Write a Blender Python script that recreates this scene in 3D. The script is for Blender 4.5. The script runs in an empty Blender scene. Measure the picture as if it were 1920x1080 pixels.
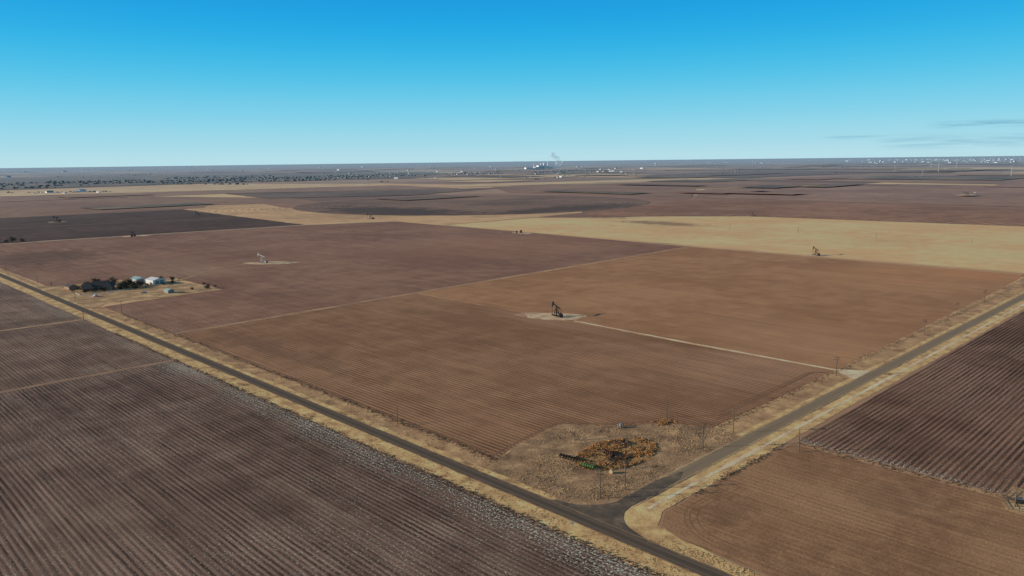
import bpy, math, random
from mathutils import Vector, Matrix, noise
random.seed(7)
D=bpy.data; S=bpy.context.scene; COL=S.collection
rad=math.radians
K=(2.02,1.75,1.38)           # photo tone -> albedo gain for ground
KO=(.62,.60,.58)             # for upright objects
SUN_AZ=-50.6; SUN_EL=14.0
def lin(c):
    c=c/255.0
    return c/12.92 if c<=0.04045 else ((c+0.055)/1.055)**2.4
def rgb(t,k=None):
    k=K if k is None else k
    return (min(.85,lin(t[0])*k[0]),min(.85,lin(t[1])*k[1]),min(.85,lin(t[2])*k[2]),1)

# ------------------------------------------------------------------ nodes
class NT:
    def __init__(s,nt): s.nt=nt
    def n(s,t,**kw):
        x=s.nt.nodes.new(t)
        for k,v in kw.items(): setattr(x,k,v)
        return x
    def l(s,a,b): s.nt.links.new(a,b)
    def put(s,inp,v):
        if isinstance(v,(int,float,tuple,list)): inp.default_value=v
        else: s.l(v,inp)
    def m(s,op,a,b=None,c=None,clamp=False):
        x=s.n('ShaderNodeMath',operation=op,use_clamp=clamp)
        s.put(x.inputs[0],a)
        if b is not None: s.put(x.inputs[1],b)
        if c is not None: s.put(x.inputs[2],c)
        return x.outputs[0]
    def mix(s,f,a,b,mode='MIX'):
        x=s.n('ShaderNodeMix',data_type='RGBA',blend_type=mode)
        s.put(x.inputs[0],f); s.put(x.inputs[6],a); s.put(x.inputs[7],b)
        return x.outputs[2]
    def comb(s,x,y,z=0.0):
        c=s.n('ShaderNodeCombineXYZ')
        s.put(c.inputs[0],x);s.put(c.inputs[1],y);s.put(c.inputs[2],z)
        return c.outputs[0]
    def noise(s,vec,scale=1.0,detail=3.0,rough=.55):
        x=s.n('ShaderNodeTexNoise'); s.put(x.inputs['Vector'],vec)
        x.inputs['Scale'].default_value=scale; x.inputs['Detail'].default_value=detail
        x.inputs['Roughness'].default_value=rough
        return x.outputs[0]
    def ss(s,v,a,b,lo=0.0,hi=1.0):
        x=s.n('ShaderNodeMapRange',interpolation_type='SMOOTHSTEP')
        s.put(x.inputs[0],v); x.inputs[1].default_value=a; x.inputs[2].default_value=b
        x.inputs[3].default_value=lo; x.inputs[4].default_value=hi
        return x.outputs[0]

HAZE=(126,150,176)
def haze(N,col,pos):  # aerial haze painted into the base colour by distance from the site
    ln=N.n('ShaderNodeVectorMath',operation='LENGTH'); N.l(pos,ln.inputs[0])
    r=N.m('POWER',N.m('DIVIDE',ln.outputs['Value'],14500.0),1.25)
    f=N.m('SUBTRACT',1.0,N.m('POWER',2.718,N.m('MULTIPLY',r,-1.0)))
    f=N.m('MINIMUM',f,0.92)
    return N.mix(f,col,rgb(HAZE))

def newmat(name):
    m=D.materials.new(name); m.use_nodes=True
    m.node_tree.nodes.clear()
    return m,NT(m.node_tree)
def finish(N,col,rough=.9,bump=None,strength=.5,dist=1.0,spec=.15,metal=0.0):
    b=N.n('ShaderNodeBsdfPrincipled'); o=N.n('ShaderNodeOutputMaterial')
    N.put(b.inputs['Base Color'],col); b.inputs['Roughness'].default_value=rough
    b.inputs['Specular IOR Level'].default_value=spec; b.inputs['Metallic'].default_value=metal
    if bump is not None:
        bp=N.n('ShaderNodeBump'); bp.inputs['Strength'].default_value=strength; bp.inputs['Distance'].default_value=dist
        N.put(bp.inputs['Height'],bump); N.l(bp.outputs[0],b.inputs['Normal'])
    N.l(b.outputs[0],o.inputs[0])

def field_mat(name,c1,c2,rows='y',sp=2.0,rc=.35,streak=.5,clump=.35,fleck=0.0,fedge=None,centre=None,bump=.5,patch=.006,dark=None,br=.2,jit=0.0):
    m,N=newmat(name)
    g=N.n('ShaderNodeNewGeometry'); pos=g.outputs['Position']
    sx=N.n('ShaderNodeSeparateXYZ'); N.l(pos,sx.inputs[0]); X,Y=sx.outputs[0],sx.outputs[1]
    if rows=='y': u,v=X,Y
    elif rows=='x': u,v=Y,X
    else:
        dx=N.m('SUBTRACT',X,centre[0]); dy=N.m('SUBTRACT',Y,centre[1])
        u=N.m('SQRT',N.m('ADD',N.m('MULTIPLY',dx,dx),N.m('MULTIPLY',dy,dy)))
        v=N.m('MULTIPLY',N.m('ARCTAN2',dy,dx),500.0)
    wob=N.noise(pos,.012,2)
    u2=N.m('ADD',u,N.m('MULTIPLY',wob,1.0))
    ur=u2
    if jit: ur=N.m('ADD',u2,N.m('MULTIPLY',N.noise(N.comb(N.m('MULTIPLY',u2,.35),N.m('MULTIPLY',v,.012),5.5),1,3,.6),jit*sp))
    rowv=N.m('MULTIPLY',N.m('SINE',N.m('MULTIPLY',ur,2*math.pi/sp)),.5)
    st1=N.noise(N.comb(N.m('MULTIPLY',u2,1.1),N.m('MULTIPLY',v,.018),0.3),1,4,.75)
    st2=N.noise(N.comb(N.m('MULTIPLY',u2,.12),N.m('MULTIPLY',v,.003),1.3),1,4,.6)
    big=N.noise(pos,patch,4,.6); mid=N.noise(pos,patch*8,4,.65)
    cl=N.noise(pos,1.1,4,.8)
    pf=N.ss(N.m('ADD',N.m('MULTIPLY',big,.65),N.m('MULTIPLY',mid,.35)),.38,.62)
    col=N.mix(pf,rgb(c1),rgb(c2))
    ra=N.ss(N.noise(N.comb(N.m('MULTIPLY',u2,.06),N.m('MULTIPLY',v,.02),7.7),1,4,.65),.35,.65,.4,1.4)
    s=N.m('ADD',N.m('MULTIPLY',N.m('MULTIPLY',rowv,rc),ra),N.m('MULTIPLY',N.m('SUBTRACT',st1,.5),streak*2.8))
    s=N.m('ADD',s,N.m('MULTIPLY',N.m('SUBTRACT',st2,.5),streak*.8))
    s=N.m('ADD',s,N.m('MULTIPLY',N.m('SUBTRACT',cl,.5),clump*3.0))
    k=N.m('MAXIMUM',N.m('ADD',1.0,s),.2)
    col=N.mix(1.0,col,N.comb(k,k,k),'MULTIPLY')
    if dark:   # (x,y,rx,ry,amount,colour) damp or scrubby spots in the soil
        for (ex,ey,rx,ry,am,dc) in dark:
            a=N.m('DIVIDE',N.m('SUBTRACT',X,ex),rx); b=N.m('DIVIDE',N.m('SUBTRACT',Y,ey),ry)
            q=N.m('SQRT',N.m('ADD',N.m('MULTIPLY',a,a),N.m('MULTIPLY',b,b)))
            q=N.m('ADD',q,N.m('MULTIPLY',N.m('SUBTRACT',mid,.5),1.6))
            col=N.mix(N.ss(q,.4,1.1,am,0),col,N.mix(1.0,rgb(dc),N.comb(k,k,k),'MULTIPLY'))
    if fleck>0:
        fn=N.noise(N.comb(N.m('MULTIPLY',u,1.5),N.m('MULTIPLY',v,.9),4.1),1.2,2,.7)
        msk=N.m('MULTIPLY',N.ss(N.noise(pos,.012,4,.7),.40,.62,.25,1),fleck)
        if fedge:
            ax,p0,w,amt=fedge
            e=N.m('ABSOLUTE',N.m('SUBTRACT',X if ax=='x' else Y,p0))
            e=N.m('ADD',e,N.m('MULTIPLY',N.m('SUBTRACT',mid,.5),w*2.5))
            msk=N.m('ADD',msk,N.ss(e,0,w,amt,0))
        t=N.m('ADD',fn,N.m('MULTIPLY',msk,.10))
        f=N.ss(t,.68,.73)
        col=N.mix(N.m('MULTIPLY',f,.72),col,rgb((200,186,180)))
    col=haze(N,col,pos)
    h=N.m('ADD',N.m('MULTIPLY',rowv,br),N.m('MULTIPLY',cl,.38))
    h=N.m('ADD',h,N.m('MULTIPLY',st1,.38))
    finish(N,col,.95,h,bump,.6,.05)
    return m

def ground_mix(name,cols,scale=.15,det=5,bump=.4,bs=.8,rough=.95,fine=1.0,con=.9):
    m,N=newmat(name)
    g=N.n('ShaderNodeNewGeometry'); pos=g.outputs['Position']; v=pos
    n1=N.noise(v,scale,det,.65); n2=N.noise(v,fine,3,.7)
    r=N.n('ShaderNodeValToRGB'); r.color_ramp.elements[0].position=.33; r.color_ramp.elements[1].position=.67
    r.color_ramp.elements[0].color=rgb(cols[0]); r.color_ramp.elements[1].color=rgb(cols[-1])
    for i,c in enumerate(cols[1:-1]):
        e=r.color_ramp.elements.new(.33+.34*(i+1)/(len(cols)-1)); e.color=rgb(c)
    N.l(n1,r.inputs[0])
    k=N.m('ADD',1-con/2,N.m('MULTIPLY',n2,con)); col=N.mix(1.0,r.outputs[0],N.comb(k,k,k),'MULTIPLY')
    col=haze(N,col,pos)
    finish(N,col,rough,n2,bump,bs,.1)
    return m

_mc={}
def flat(name,c,rough=.7,var=.25,sc=2.0,metal=0,spec=.3,obj=True,k=None):
    key=name
    if key in _mc: return _mc[key]
    m,N=newmat(name)
    g=N.n('ShaderNodeNewGeometry'); tc=N.n('ShaderNodeTexCoord')
    n=N.noise(tc.outputs['Object'] if obj else g.outputs['Position'],sc,4,.65)
    kk=N.m('ADD',1-var,N.m('MULTIPLY',n,2*var)); col=N.mix(1.0,rgb(c,k or KO),N.comb(kk,kk,kk),'MULTIPLY')
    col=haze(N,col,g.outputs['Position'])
    finish(N,col,rough,None,metal=metal,spec=spec)
    _mc[key]=m; return m

# ------------------------------------------------------------------ mesh helper
class MB:
    def __init__(s): s.v=[];s.f=[]
    def add(s,vs,fs):
        o=len(s.v); s.v+= [tuple(v) for v in vs]; s.f+=[tuple(i+o for i in f) for f in fs]; return s
    def box(s,c,size,rz=0,ry=0,rx=0,taper=1.0):
        M=Matrix.Rotation(rz,3,'Z')@Matrix.Rotation(ry,3,'Y')@Matrix.Rotation(rx,3,'X')
        vs=[]
        for dz in (-.5,.5):
            t=taper if dz>0 else 1
            for dx,dy in ((-.5,-.5),(.5,-.5),(.5,.5),(-.5,.5)):
                vs.append(Vector(c)+M@Vector((dx*size[0]*t,dy*size[1]*t,dz*size[2])))
        return s.add(vs,[(3,2,1,0),(4,5,6,7),(0,1,5,4),(1,2,6,5),(2,3,7,6),(3,0,4,7)])
    def cyl(s,p0,p1,r0,r1=None,n=8,cap=True):
        r1=r0 if r1 is None else r1
        p0=Vector(p0);p1=Vector(p1);d=(p1-p0).normalized()
        a=d.orthogonal().normalized();b=d.cross(a)
        vs=[]
        for p,r in ((p0,r0),(p1,r1)):
            for i in range(n):
                t=2*math.pi*i/n; vs.append(p+a*math.cos(t)*r+b*math.sin(t)*r)
        fs=[(i,(i+1)%n,n+(i+1)%n,n+i) for i in range(n)]
        if cap: fs+=[tuple(range(n))[::-1],tuple(range(n,2*n))]
        return s.add(vs,fs)
    def prism(s,pts,axis_vec):
        a=Vector(axis_vec)/2;n=len(pts)
        vs=[Vector(p)-a for p in pts]+[Vector(p)+a for p in pts]
        fs=[(i,(i+1)%n,n+(i+1)%n,n+i) for i in range(n)]+[tuple(range(n))[::-1],tuple(range(n,2*n))]
        return s.add(vs,fs)
    def blob(s,c,r,sq=.8,jit=.25,rnd=random):
        vs=[];fs=[];rings=4;seg=7
        vs.append((c[0],c[1],c[2]+r*sq))
        for i in range(1,rings):
            ph=math.pi*i/rings
            for j in range(seg):
                t=2*math.pi*(j+.5*(i%2))/seg; q=r*(1+rnd.uniform(-jit,jit))
                vs.append((c[0]+q*math.sin(ph)*math.cos(t),c[1]+q*math.sin(ph)*math.sin(t),c[2]+q*sq*math.cos(ph)))
        vs.append((c[0],c[1],c[2]-r*sq)); L=len(vs)-1
        for j in range(seg):
            fs.append((0,1+j,1+(j+1)%seg)); 
            for i in range(rings-2):
                a=1+i*seg+j;b=1+i*seg+(j+1)%seg; fs.append((a,a+seg,b+seg,b))
            a=1+(rings-2)*seg+j;b=1+(rings-2)*seg+(j+1)%seg; fs.append((a,L,b))
        return s.add(vs,fs)
    def obj(s,name,mat,parent=None,smooth=False,label=None):
        me=D.meshes.new(name); me.from_pydata(s.v,[],s.f); me.update()
        if mat: me.materials.append(mat)
        if smooth:
            for p in me.polygons: p.use_smooth=True
        o=D.objects.new(name,me); COL.objects.link(o)
        if parent: o.parent=parent
        if label: o['label']=label
        return o

def root(name,label,cat,loc,rz=0,group=None,scale=1):
    e=D.objects.new(name,None); COL.objects.link(e); e.empty_display_size=1
    e.location=loc; e.rotation_euler=(0,0,rz); e.scale=(scale,)*3
    e['label']=label; e['category']=cat
    if group: e['group']=group
    return e
def top(o,label,cat,group=None):
    o['label']=label;o['category']=cat
    if group:o['group']=group
    return o
def copy_thing(r,loc,rz=0,scale=1.0,label=None):
    n=r.copy(); COL.objects.link(n)
    n.location=loc;n.rotation_euler=(0,0,rz);n.scale=(scale,)*3
    if label:n['label']=label
    for c in list(r.children):
        k=c.copy();COL.objects.link(k);k.parent=n
        for c2 in list(c.children):
            k2=c2.copy();COL.objects.link(k2);k2.parent=k
    return n

_z=[0.0]
def sheet(name,pts,z,mat,jit=.5,step=4.0,kind='structure',seed=0.0):
    if z>=.5: _z[0]+=.04; z=z+_z[0]
    out=[];n=len(pts)
    for i in range(n):
        a=Vector(pts[i]);b=Vector(pts[(i+1)%n])
        L=(b-a).length;k=max(1,int(L/step));d=(b-a)/max(L,1e-6);nr=Vector((-d.y,d.x))
        for j in range(k):
            q=a+(b-a)*j/k
            w=noise.noise(Vector((q.x*.13,q.y*.13,seed+z*50)))*.7+noise.noise(Vector((q.x*.02,q.y*.02,seed)))*.9+random.uniform(-.25,.25)
            out.append(q+nr*w*jit)
    me=D.meshes.new(name); me.from_pydata([(p.x,p.y,z) for p in out],[],[tuple(range(len(out)))]); me.update()
    if me.polygons and me.polygons[0].normal.z<0: me.flip_normals()
    me.materials.append(mat)
    o=D.objects.new(name,me);COL.objects.link(o);o['kind']=kind
    return o
def rect(x0,y0,x1,y1): return [(x0,y0),(x1,y0),(x1,y1),(x0,y1)]
def strip(name,line,w,z,mat,jit=.25,step=4.0):
    L=[];R_=[]
    for i,p in enumerate(line):
        p=Vector(p);a=Vector(line[max(0,i-1)]);b=Vector(line[min(len(line)-1,i+1)]);d=(b-a).normalized();nr=Vector((-d.y,d.x))
        L.append(p+nr*w/2);R_.append(p-nr*w/2)
    return sheet(name,[tuple(q) for q in R_+L[::-1]],z,mat,jit,step)

# ------------------------------------------------------------------ materials
def ground_material():
    m,N=newmat('farmland_soil')
    g=N.n('ShaderNodeNewGeometry');pos=g.outputs['Position']
    sx=N.n('ShaderNodeSeparateXYZ');N.l(pos,sx.inputs[0]);X,Y=sx.outputs[0],sx.outputs[1]
    w=N.noise(pos,.0012,3); w=N.m('MULTIPLY',N.m('SUBTRACT',w,.5),260)
    cx=N.m('FLOOR',N.m('DIVIDE',N.m('ADD',X,w),805.0)); cy=N.m('FLOOR',N.m('DIVIDE',N.m('ADD',Y,w),1210.0))
    wn=N.n('ShaderNodeTexWhiteNoise',noise_dimensions='3D'); N.l(N.comb(cx,cy,2.7),wn.inputs['Vector'])
    r=N.n('ShaderNodeValToRGB'); r.color_ramp.interpolation='CONSTANT'
    cols=[(0,(122,96,82)),(.2,(108,84,72)),(.38,(132,106,88)),(.5,(168,140,108)),(.6,(98,78,68)),(.72,(138,114,98)),(.84,(116,92,78)),(.93,(182,154,118))]
    r.color_ramp.elements[0].color=rgb(cols[0][1]);r.color_ramp.elements[0].position=0
    r.color_ramp.elements[1].color=rgb(cols[1][1]);r.color_ramp.elements[1].position=.2
    for p_,c in cols[2:]:
        e=r.color_ramp.elements.new(p_);e.color=rgb(c)
    N.l(wn.outputs[0],r.inputs[0])
    n=N.noise(pos,.004,6,.7);k=N.m('ADD',.5,n);col=N.mix(1.0,r.outputs[0],N.comb(k,k,k),'MULTIPLY')
    scr=N.ss(N.noise(pos,.0006,5,.65),.52,.60)
    col=N.mix(N.m('MULTIPLY',scr,.5),col,rgb((98,92,82)))
    st=N.ss(N.noise(pos,.003,6,.75),.60,.66)
    col=N.mix(N.m('MULTIPLY',st,.5),col,rgb((64,60,56)))
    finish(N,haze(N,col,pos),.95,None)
    return m
M_ground=ground_material()
M_f0=field_mat('cotton_stubble',(78,63,58),(102,85,79),'y',2.03,.72,.85,.6,.65,('x',-24,15,1.0),bump=.75,br=.16,jit=.3)
M_f0b=field_mat('cotton_stubble_dusty',(88,72,66),(110,94,86),'y',2.03,.55,.7,.5,.55,('x',-24,12,.6),bump=.6,br=.14,jit=.3)
M_f1a=field_mat('ploughed_field_near',(110,84,67),(128,100,81),'y',2.6,.46,.46,.42,0,None,bump=.6,br=.15,jit=.25,
    dark=[(38,300,14,130,.4,(90,71,59)),(205,60,60,45,.4,(148,119,100)),(225,235,25,80,.35,(148,119,100))])
M_f1b=field_mat('ploughed_field_tan',(126,95,73),(142,110,86),'y',2.6,.26,.36,.34,0,None,bump=.5,br=.1,jit=.25,
    dark=[(640,120,120,90,.35,(156,115,83)),(300,90,60,70,.3,(150,120,100)),(690,60,60,60,.4,(158,113,81))])
M_f2=field_mat('ploughed_field_rose',(106,80,70),(124,97,85),'y',2.6,.38,.52,.4,.14,('x',12,30,.5),bump=.6,br=.12,jit=.3,
    dark=[(70,1020,90,120,.6,(72,56,52)),(560,640,200,160,.4,(130,98,83)),(150,760,60,120,.4,(134,112,99))])
M_f6=field_mat('damp_dark_field',(62,48,44),(78,62,56),'y',4,.2,.4,.25,bump=.3)
M_f7=field_mat('brown_far_field',(110,87,77),(126,102,90),'y',8,.15,.5,.2,bump=.2,patch=.003)
M_f7b=field_mat('rose_brown_far_field',(116,90,80),(132,105,94),'x',8,.15,.4,.2,bump=.2,patch=.003)
M_f4=field_mat('contour_ploughed_field',(108,81,68),(130,100,85),'r',17,.75,.35,.2,centre=(1180,-500),bump=.3,patch=.004)
M_f8=field_mat('bare_brown_field',(110,84,66),(130,102,81),'y',3.0,.14,.3,.5,0,None,bump=.55,patch=.02,br=.04,jit=.3,
    dark=[(60,-45,30,22,.4,(142,113,89)),(30,-25,16,10,.5,(94,74,59)),(80,-60,18,20,.4,(100,79,63)),(60,-110,40,25,.35,(140,112,88))])
M_f9=field_mat('striped_cotton_field',(78,59,51),(100,78,68),'x',2.35,.8,.6,.5,.5,('x',112,10,.9),bump=1.0,br=.24,jit=.2)
M_gold=field_mat('dry_grass_field',(176,144,110),(193,161,125),'y',5,.12,.28,.34,bump=.3,
    dark=[(1020,690,45,110,.8,(112,92,77)),(960,250,110,60,.35,(164,133,102)),(1090,890,60,90,.8,(120,97,82))])
M_ring=field_mat('dry_grass_ring',(146,120,97),(172,144,114),'r',16,.25,.35,.25,centre=(1290,1520),bump=.2,patch=.004)
M_circle=field_mat('pivot_circle_soil',(94,76,68),(112,92,82),'r',18,.2,.4,.15,centre=(1290,1520),bump=.2,patch=.003,
    dark=[(930,1430,150,330,.9,(62,52,48)),(1250,1120,320,110,.85,(64,53,49)),(1330,1420,140,110,.5,(74,62,56)),(1500,1700,160,120,.4,(136,114,99))])
M_verge=ground_mix('dry_verge_grass',[(116,94,72),(156,129,96),(180,151,112),(192,165,124)],.12,8,.4,.3,fine=1.4,con=.75)
M_vergeb=ground_mix('trodden_verge_soil',[(106,84,67),(132,106,84),(150,124,97),(170,143,109)],.09,8,.4,.3,fine=1.2,con=.75)
M_lot=ground_mix('corner_lot_grass',[(90,73,59),(116,95,77),(134,111,89),(160,135,106)],.10,10,.5,.4,fine=1.0,con=1.1)
M_weed=ground_mix('weedy_scrap_ground',[(84,67,52),(112,89,64),(146,116,80),(104,82,62)],.35,8,.6,.5,fine=1.6,con=1.3)
M_pad=ground_mix('caliche_pad',[(132,109,91),(164,142,122),(188,168,148)],.15,7,.3,.3,fine=.8)
M_track=ground_mix('caliche_track',[(154,133,114),(180,160,140),(194,176,156)],.1,5,.3,.2,fine=.6)
M_track2=ground_mix('field_edge_track',[(120,97,81),(138,114,96),(152,128,109)],.06,5,.3,.2,fine=.5)
M_track3=ground_mix('faint_field_track',[(98,79,69),(114,94,83),(128,107,94)],.06,6,.3,.2,fine=.5)
M_rut=ground_mix('dark_tyre_ruts',[(92,71,58),(102,80,65),(112,89,72)],.1,5,.3,.2,fine=.6)
M_yard=ground_mix('farmyard_soil',[(108,88,69),(140,117,92),(176,151,118)],.06,9,.3,.3,fine=.5,con=1.0)
M_scrub=ground_mix('scrub_land',[(56,54,50),(80,74,66),(104,92,80),(132,112,94)],.004,9,.2,1,fine=.02,con=1.1)
M_fgold=ground_mix('far_dry_grass',[(150,129,106),(170,147,118),(184,160,128)],.004,6,.2,1,fine=.02)
M_fbrown=ground_mix('far_ploughed_soil',[(108,85,76),(122,97,86),(134,108,96)],.003,6,.2,1,fine=.02)
M_fdark=ground_mix('far_dark_soil',[(74,62,58),(90,76,70),(106,90,82)],.003,6,.2,1,fine=.02)
M_junc=ground_mix('patched_asphalt',[(62,57,54),(80,73,68),(108,97,85)],.12,8,.2,.1,fine=2.0,con=.5)

def road_material(name,cc,edge,axis,c0,hw,ea=.7):
    m,N=newmat(name)
    g=N.n('ShaderNodeNewGeometry');pos=g.outputs['Position']
    sx=N.n('ShaderNodeSeparateXYZ');N.l(pos,sx.inputs[0]);u=sx.outputs[0 if axis=='x' else 1];v=sx.outputs[1 if axis=='x' else 0]
    d=N.m('ABSOLUTE',N.m('SUBTRACT',u,c0))
    n=N.noise(pos,.35,6,.7); st=N.noise(N.comb(N.m('MULTIPLY',u,1.6),N.m('MULTIPLY',v,.03)),1,4,.65)
    n3=N.noise(pos,4,3,.7)
    e=N.ss(N.m('ADD',d,N.m('MULTIPLY',N.m('SUBTRACT',n,.5),3.0)),hw*.62,hw*1.05)
    col=N.mix(N.m('MULTIPLY',e,ea),rgb(cc),rgb(edge))
    k=N.m('ADD',.35,N.m('ADD',N.m('MULTIPLY',st,.75),N.m('MULTIPLY',n3,.55)))
    col=N.mix(1.0,col,N.comb(k,k,k),'MULTIPLY')
    wt=N.ss(N.m('ABSOLUTE',N.m('SUBTRACT',d,1.6)),.2,.8,.25,0)
    col=N.mix(wt,col,rgb((118,107,95)))
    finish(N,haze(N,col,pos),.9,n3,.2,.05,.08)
    return m
M_roadA=road_material('worn_asphalt',(70,63,59),(120,103,86),'x',-8,3.5,.8)
M_roadB=road_material('dusty_asphalt',(108,97,84),(156,135,108),'y',4,3.9,.9)

# ------------------------------------------------------------------ ground + fields
gm=MB();gm.add([(-90000,-90000,0),(90000,-90000,0),(90000,90000,0),(-90000,90000,0)],[(0,1,2,3)])
g=gm.obj('ground',M_ground);g['kind']='structure'
sheet('field',rect(-420,-320,-20,327),.04,M_f0,.8)
sheet('field',rect(-420,330.5,-20,512),.04,M_f0b,.8)
sheet('field',rect(-620,516,-20,1400),.04,M_f0b,.8)
strip('path',[(-420,329),(-19,327)],3.6,.07,M_track3,.8)
strip('path',[(-420,514.5),(-19,512)],3.6,.07,M_track2,.6)
sheet('field',[(7,66),(30,72),(58,74),(71,57),(90,43),(102,23),(232,22),(232,411),(7,403)],.04,M_f1a,1.0)
sheet('field',[(232,22),(480,24),(712,32),(716,429),(232,411)],.042,M_f1b,1.6)
sheet('field',[(9,408),(721,434),(738,1140),(573,1209),(70,1276),(6,1250),(6,700),(60,722),(118,680),(118,572),(40,566),(8,560)],.04,M_f2,.8)
sheet('field',[(8,1300),(573,1218),(627,1967),(200,1990),(8,1990)],.08,M_f6,1.5,12)
strip('path',[(10,1640),(600,1560)],5,.14,M_f7,1,12)
sheet('field',[(0,2010),(700,1990),(770,2130),(1077,2010),(1150,2350),(900,2950),(100,2960)],.3,M_f7,3,20)
sheet('field',[(800,1000),(1180,1020),(1750,1000),(1880,1150),(1850,1950),(1500,2090),(1077,2005),(900,2070),(700,1900)],.09,M_f7b,4,12)
sheet('field',[(574,1212),(740,1150),(760,990),(984,985),(1160,998),(1250,1080),(1000,1300),(870,1600),(840,1800),(900,2040),(754,2125),(632,1965)],.14,M_ring,4,12)
sheet('field',[(1290+505*math.cos(t*math.pi/60),1520+505*math.sin(t*math.pi/60)) for t in range(120)],.25,M_circle,3,15)
sheet('field',[(727,-260),(1330,-260),(1330,170),(1278,640),(1160,800),(1060,880),(984,978),(742,986)],.05,M_gold,1.5,6)
sheet('field',[(1336,-300),(1900,-300),(1830,273),(1860,1135),(1500,1040),(1165,990),(1080,905),(1180,810),(1290,660),(1336,180)],.19,M_f4,3,12)
strip('path',[(718.5,-200),(719,430),(738,985)],5.5,.09,M_track2,.8)
strip('path',[(5,405.5),(719,432)],3.6,.09,M_track2,.7)
strip('path',[(8,1284),(575,1213),(742,1146)],6,.17,M_track,1,8)
strip('path',[(1332,-260),(1332,170),(1282,650),(1150,820),(990,985),(745,988)],5,.22,M_track2,1,8)
def arc(cx,cy,r,a0,a1,n=10): return [(cx+r*math.cos(rad(a0+(a1-a0)*i/n)),cy+r*math.sin(rad(a0+(a1-a0)*i/n))) for i in range(n+1)]
# tyre ruts along field edges
for i,o_ in enumerate((0,1.9,4.6)):
    strip('path',[(6.0+o_,-115+8*i),(7+o_,-60)]+arc(30+o_*.2,-36,23-o_*.8,178,100,9)+[(46+3*i,-13.6-o_)],.35,.06,M_rut,.12,1.5)
    strip('path',[(112+5*i,28+o_*.8),(180,29+o_*.6)]+arc(215,30+o_*.5-10,10,92,10,6),.5,.075,M_rut,.15,2)
strip('path',[(8,70),(31,75),(58,78),(73,60),(92,46),(104,28)],1.4,.055,M_rut,.5,2)
strip('path',[(10.5,80),(10.5,400)],1.3,.055,M_rut,.6,3)
# far land
sheet('field',[(1900,200),(3300,100),(3350,1250),(2500,1500),(1880,1150)],.5,M_fbrown,8,60)
sheet('field',[(1900,1180),(2500,1540),(3300,1300),(3600,2150),(2270,2500),(1860,1960)],.5,M_f7,8,60)
sheet('field',[(2200,2590),(3927,2150),(4000,2500),(2350,2950)],.8,M_fgold,10,80)
sheet('field',[(500,3550),(1500,3330),(2104,3200),(2300,3600),(1843,4600),(640,4450)],.8,M_fgold,20,80)
sheet('field',[(300,3000),(1180,2960),(2080,2500),(2200,3180),(1400,3300),(420,3520)],.6,M_fbrown,10,80)
sheet('field',[(1080,2360),(1500,2100),(2200,2350),(2050,2450),(1180,2930)],.8,M_fdark,8,60)
sheet('field',[(700,4700),(2000,4750),(3300,4500),(4900,6000),(5600,7300),(3600,8800),(1200,9900),(500,9300)],1.0,M_scrub,60,150)
sheet('field',[(3400,300),(5200,500),(5400,1800),(3700,2050)],.8,M_fbrown,12,80)
sheet('field',[(4100,2200),(6200,2000),(6500,3400),(4300,3300)],.9,M_fdark,12,80)
sheet('field',[(3000,3600),(4800,3500),(5200,4300),(3200,4350)],.9,M_fgold,12,80)
rf=random.Random(78)
def polar(px,dist):
    az=rad(44.4)+math.atan((px-960)/1456.0)
    return (-194+dist*math.sin(az),-150+dist*math.cos(az))
for i in range(95):
    px=rf.uniform(-40,1960);d_=rf.uniform(2500,15000)
    if px<850 and (d_<9800 and not (2500<d_<4000)): continue
    cx,cy=polar(px,d_);w_=rf.choice((200,300,400,800))*.5;h_=rf.choice((200,400,800))*.5
    if d_<4000: w_,h_=rf.choice(((200,60),(60,220),(160,90)))
    ch=(M_fgold,M_fbrown,M_fdark,M_scrub,M_track2) if (px<1200 or d_>6500) else (M_fbrown,M_fdark,M_f7,M_fbrown,M_scrub)
    sheet('field',[(cx-w_,cy-h_),(cx+w_,cy-h_),(cx+w_,cy+h_),(cx-w_,cy+h_)],1.2,rf.choice(ch),12,60)

# verges
sheet('ground',[(-19.5,-320),(-11.2,-320),(-11.2,1500),(-19.5,1500)],.06,M_verge,1.1,2.5)
sheet('ground',[(-4.8,22),(8,30),(9,64),(8,240),(8.5,405),(7,560),(4,700),(5,1500),(-4.8,1500)],.06,M_vergeb,1.2,3)
strip('ground',[(-3.0,24),(-3.0,1500)],3.6,.078,M_verge,.9,2.5)
sheet('ground',[(-4.8,-320),(1.2,-320),(1.6,-60),(3.0,-25),(6.5,-14),(15,-9.3),(60,-9.2),(900,-11),(900,.2),(-4.8,.2)],.063,M_verge,.9,2.5)
sheet('ground',[(8,7.5),(900,7.5),(900,20),(712,30),(104,21),(60,21)],.06,M_vergeb,1.0,3)
strip('ground',[(100,9.4),(900,9.4)],2.8,.078,M_verge,.8,2.5)
sheet('ground',[(-4.8,6),(106,7.5),(103,23),(90,43),(71,57),(58,75),(30,73),(6,67),(-4.8,60)],.07,M_lot,1.8,2)
strip('path',[(14,-4.2),(80,-4.4),(900,-5.2)],1.8,.09,M_track,.6,3)
sheet('field',rect(112,-420,900,-11.5),.04,M_f9,.8)
sheet('field',[(2.4,-320),(107,-320),(107,-12),(80,-10.5),(40,-10),(16,-10),(7,-14.5),(3.6,-26),(2.8,-60)],.045,M_f8,.6)
strip('path',[(109.3,-12),(109.3,-320)],2.4,.05,M_vergeb,.7,3)
wd=sheet('ground',[(47+21*math.cos(t*math.pi/16)*(1+.12*math.sin(3*t)),35+12*math.sin(t*math.pi/16)*(1+.15*math.cos(2.3*t))) for t in range(32)],.078,M_weed,2.6,1.2)
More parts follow.
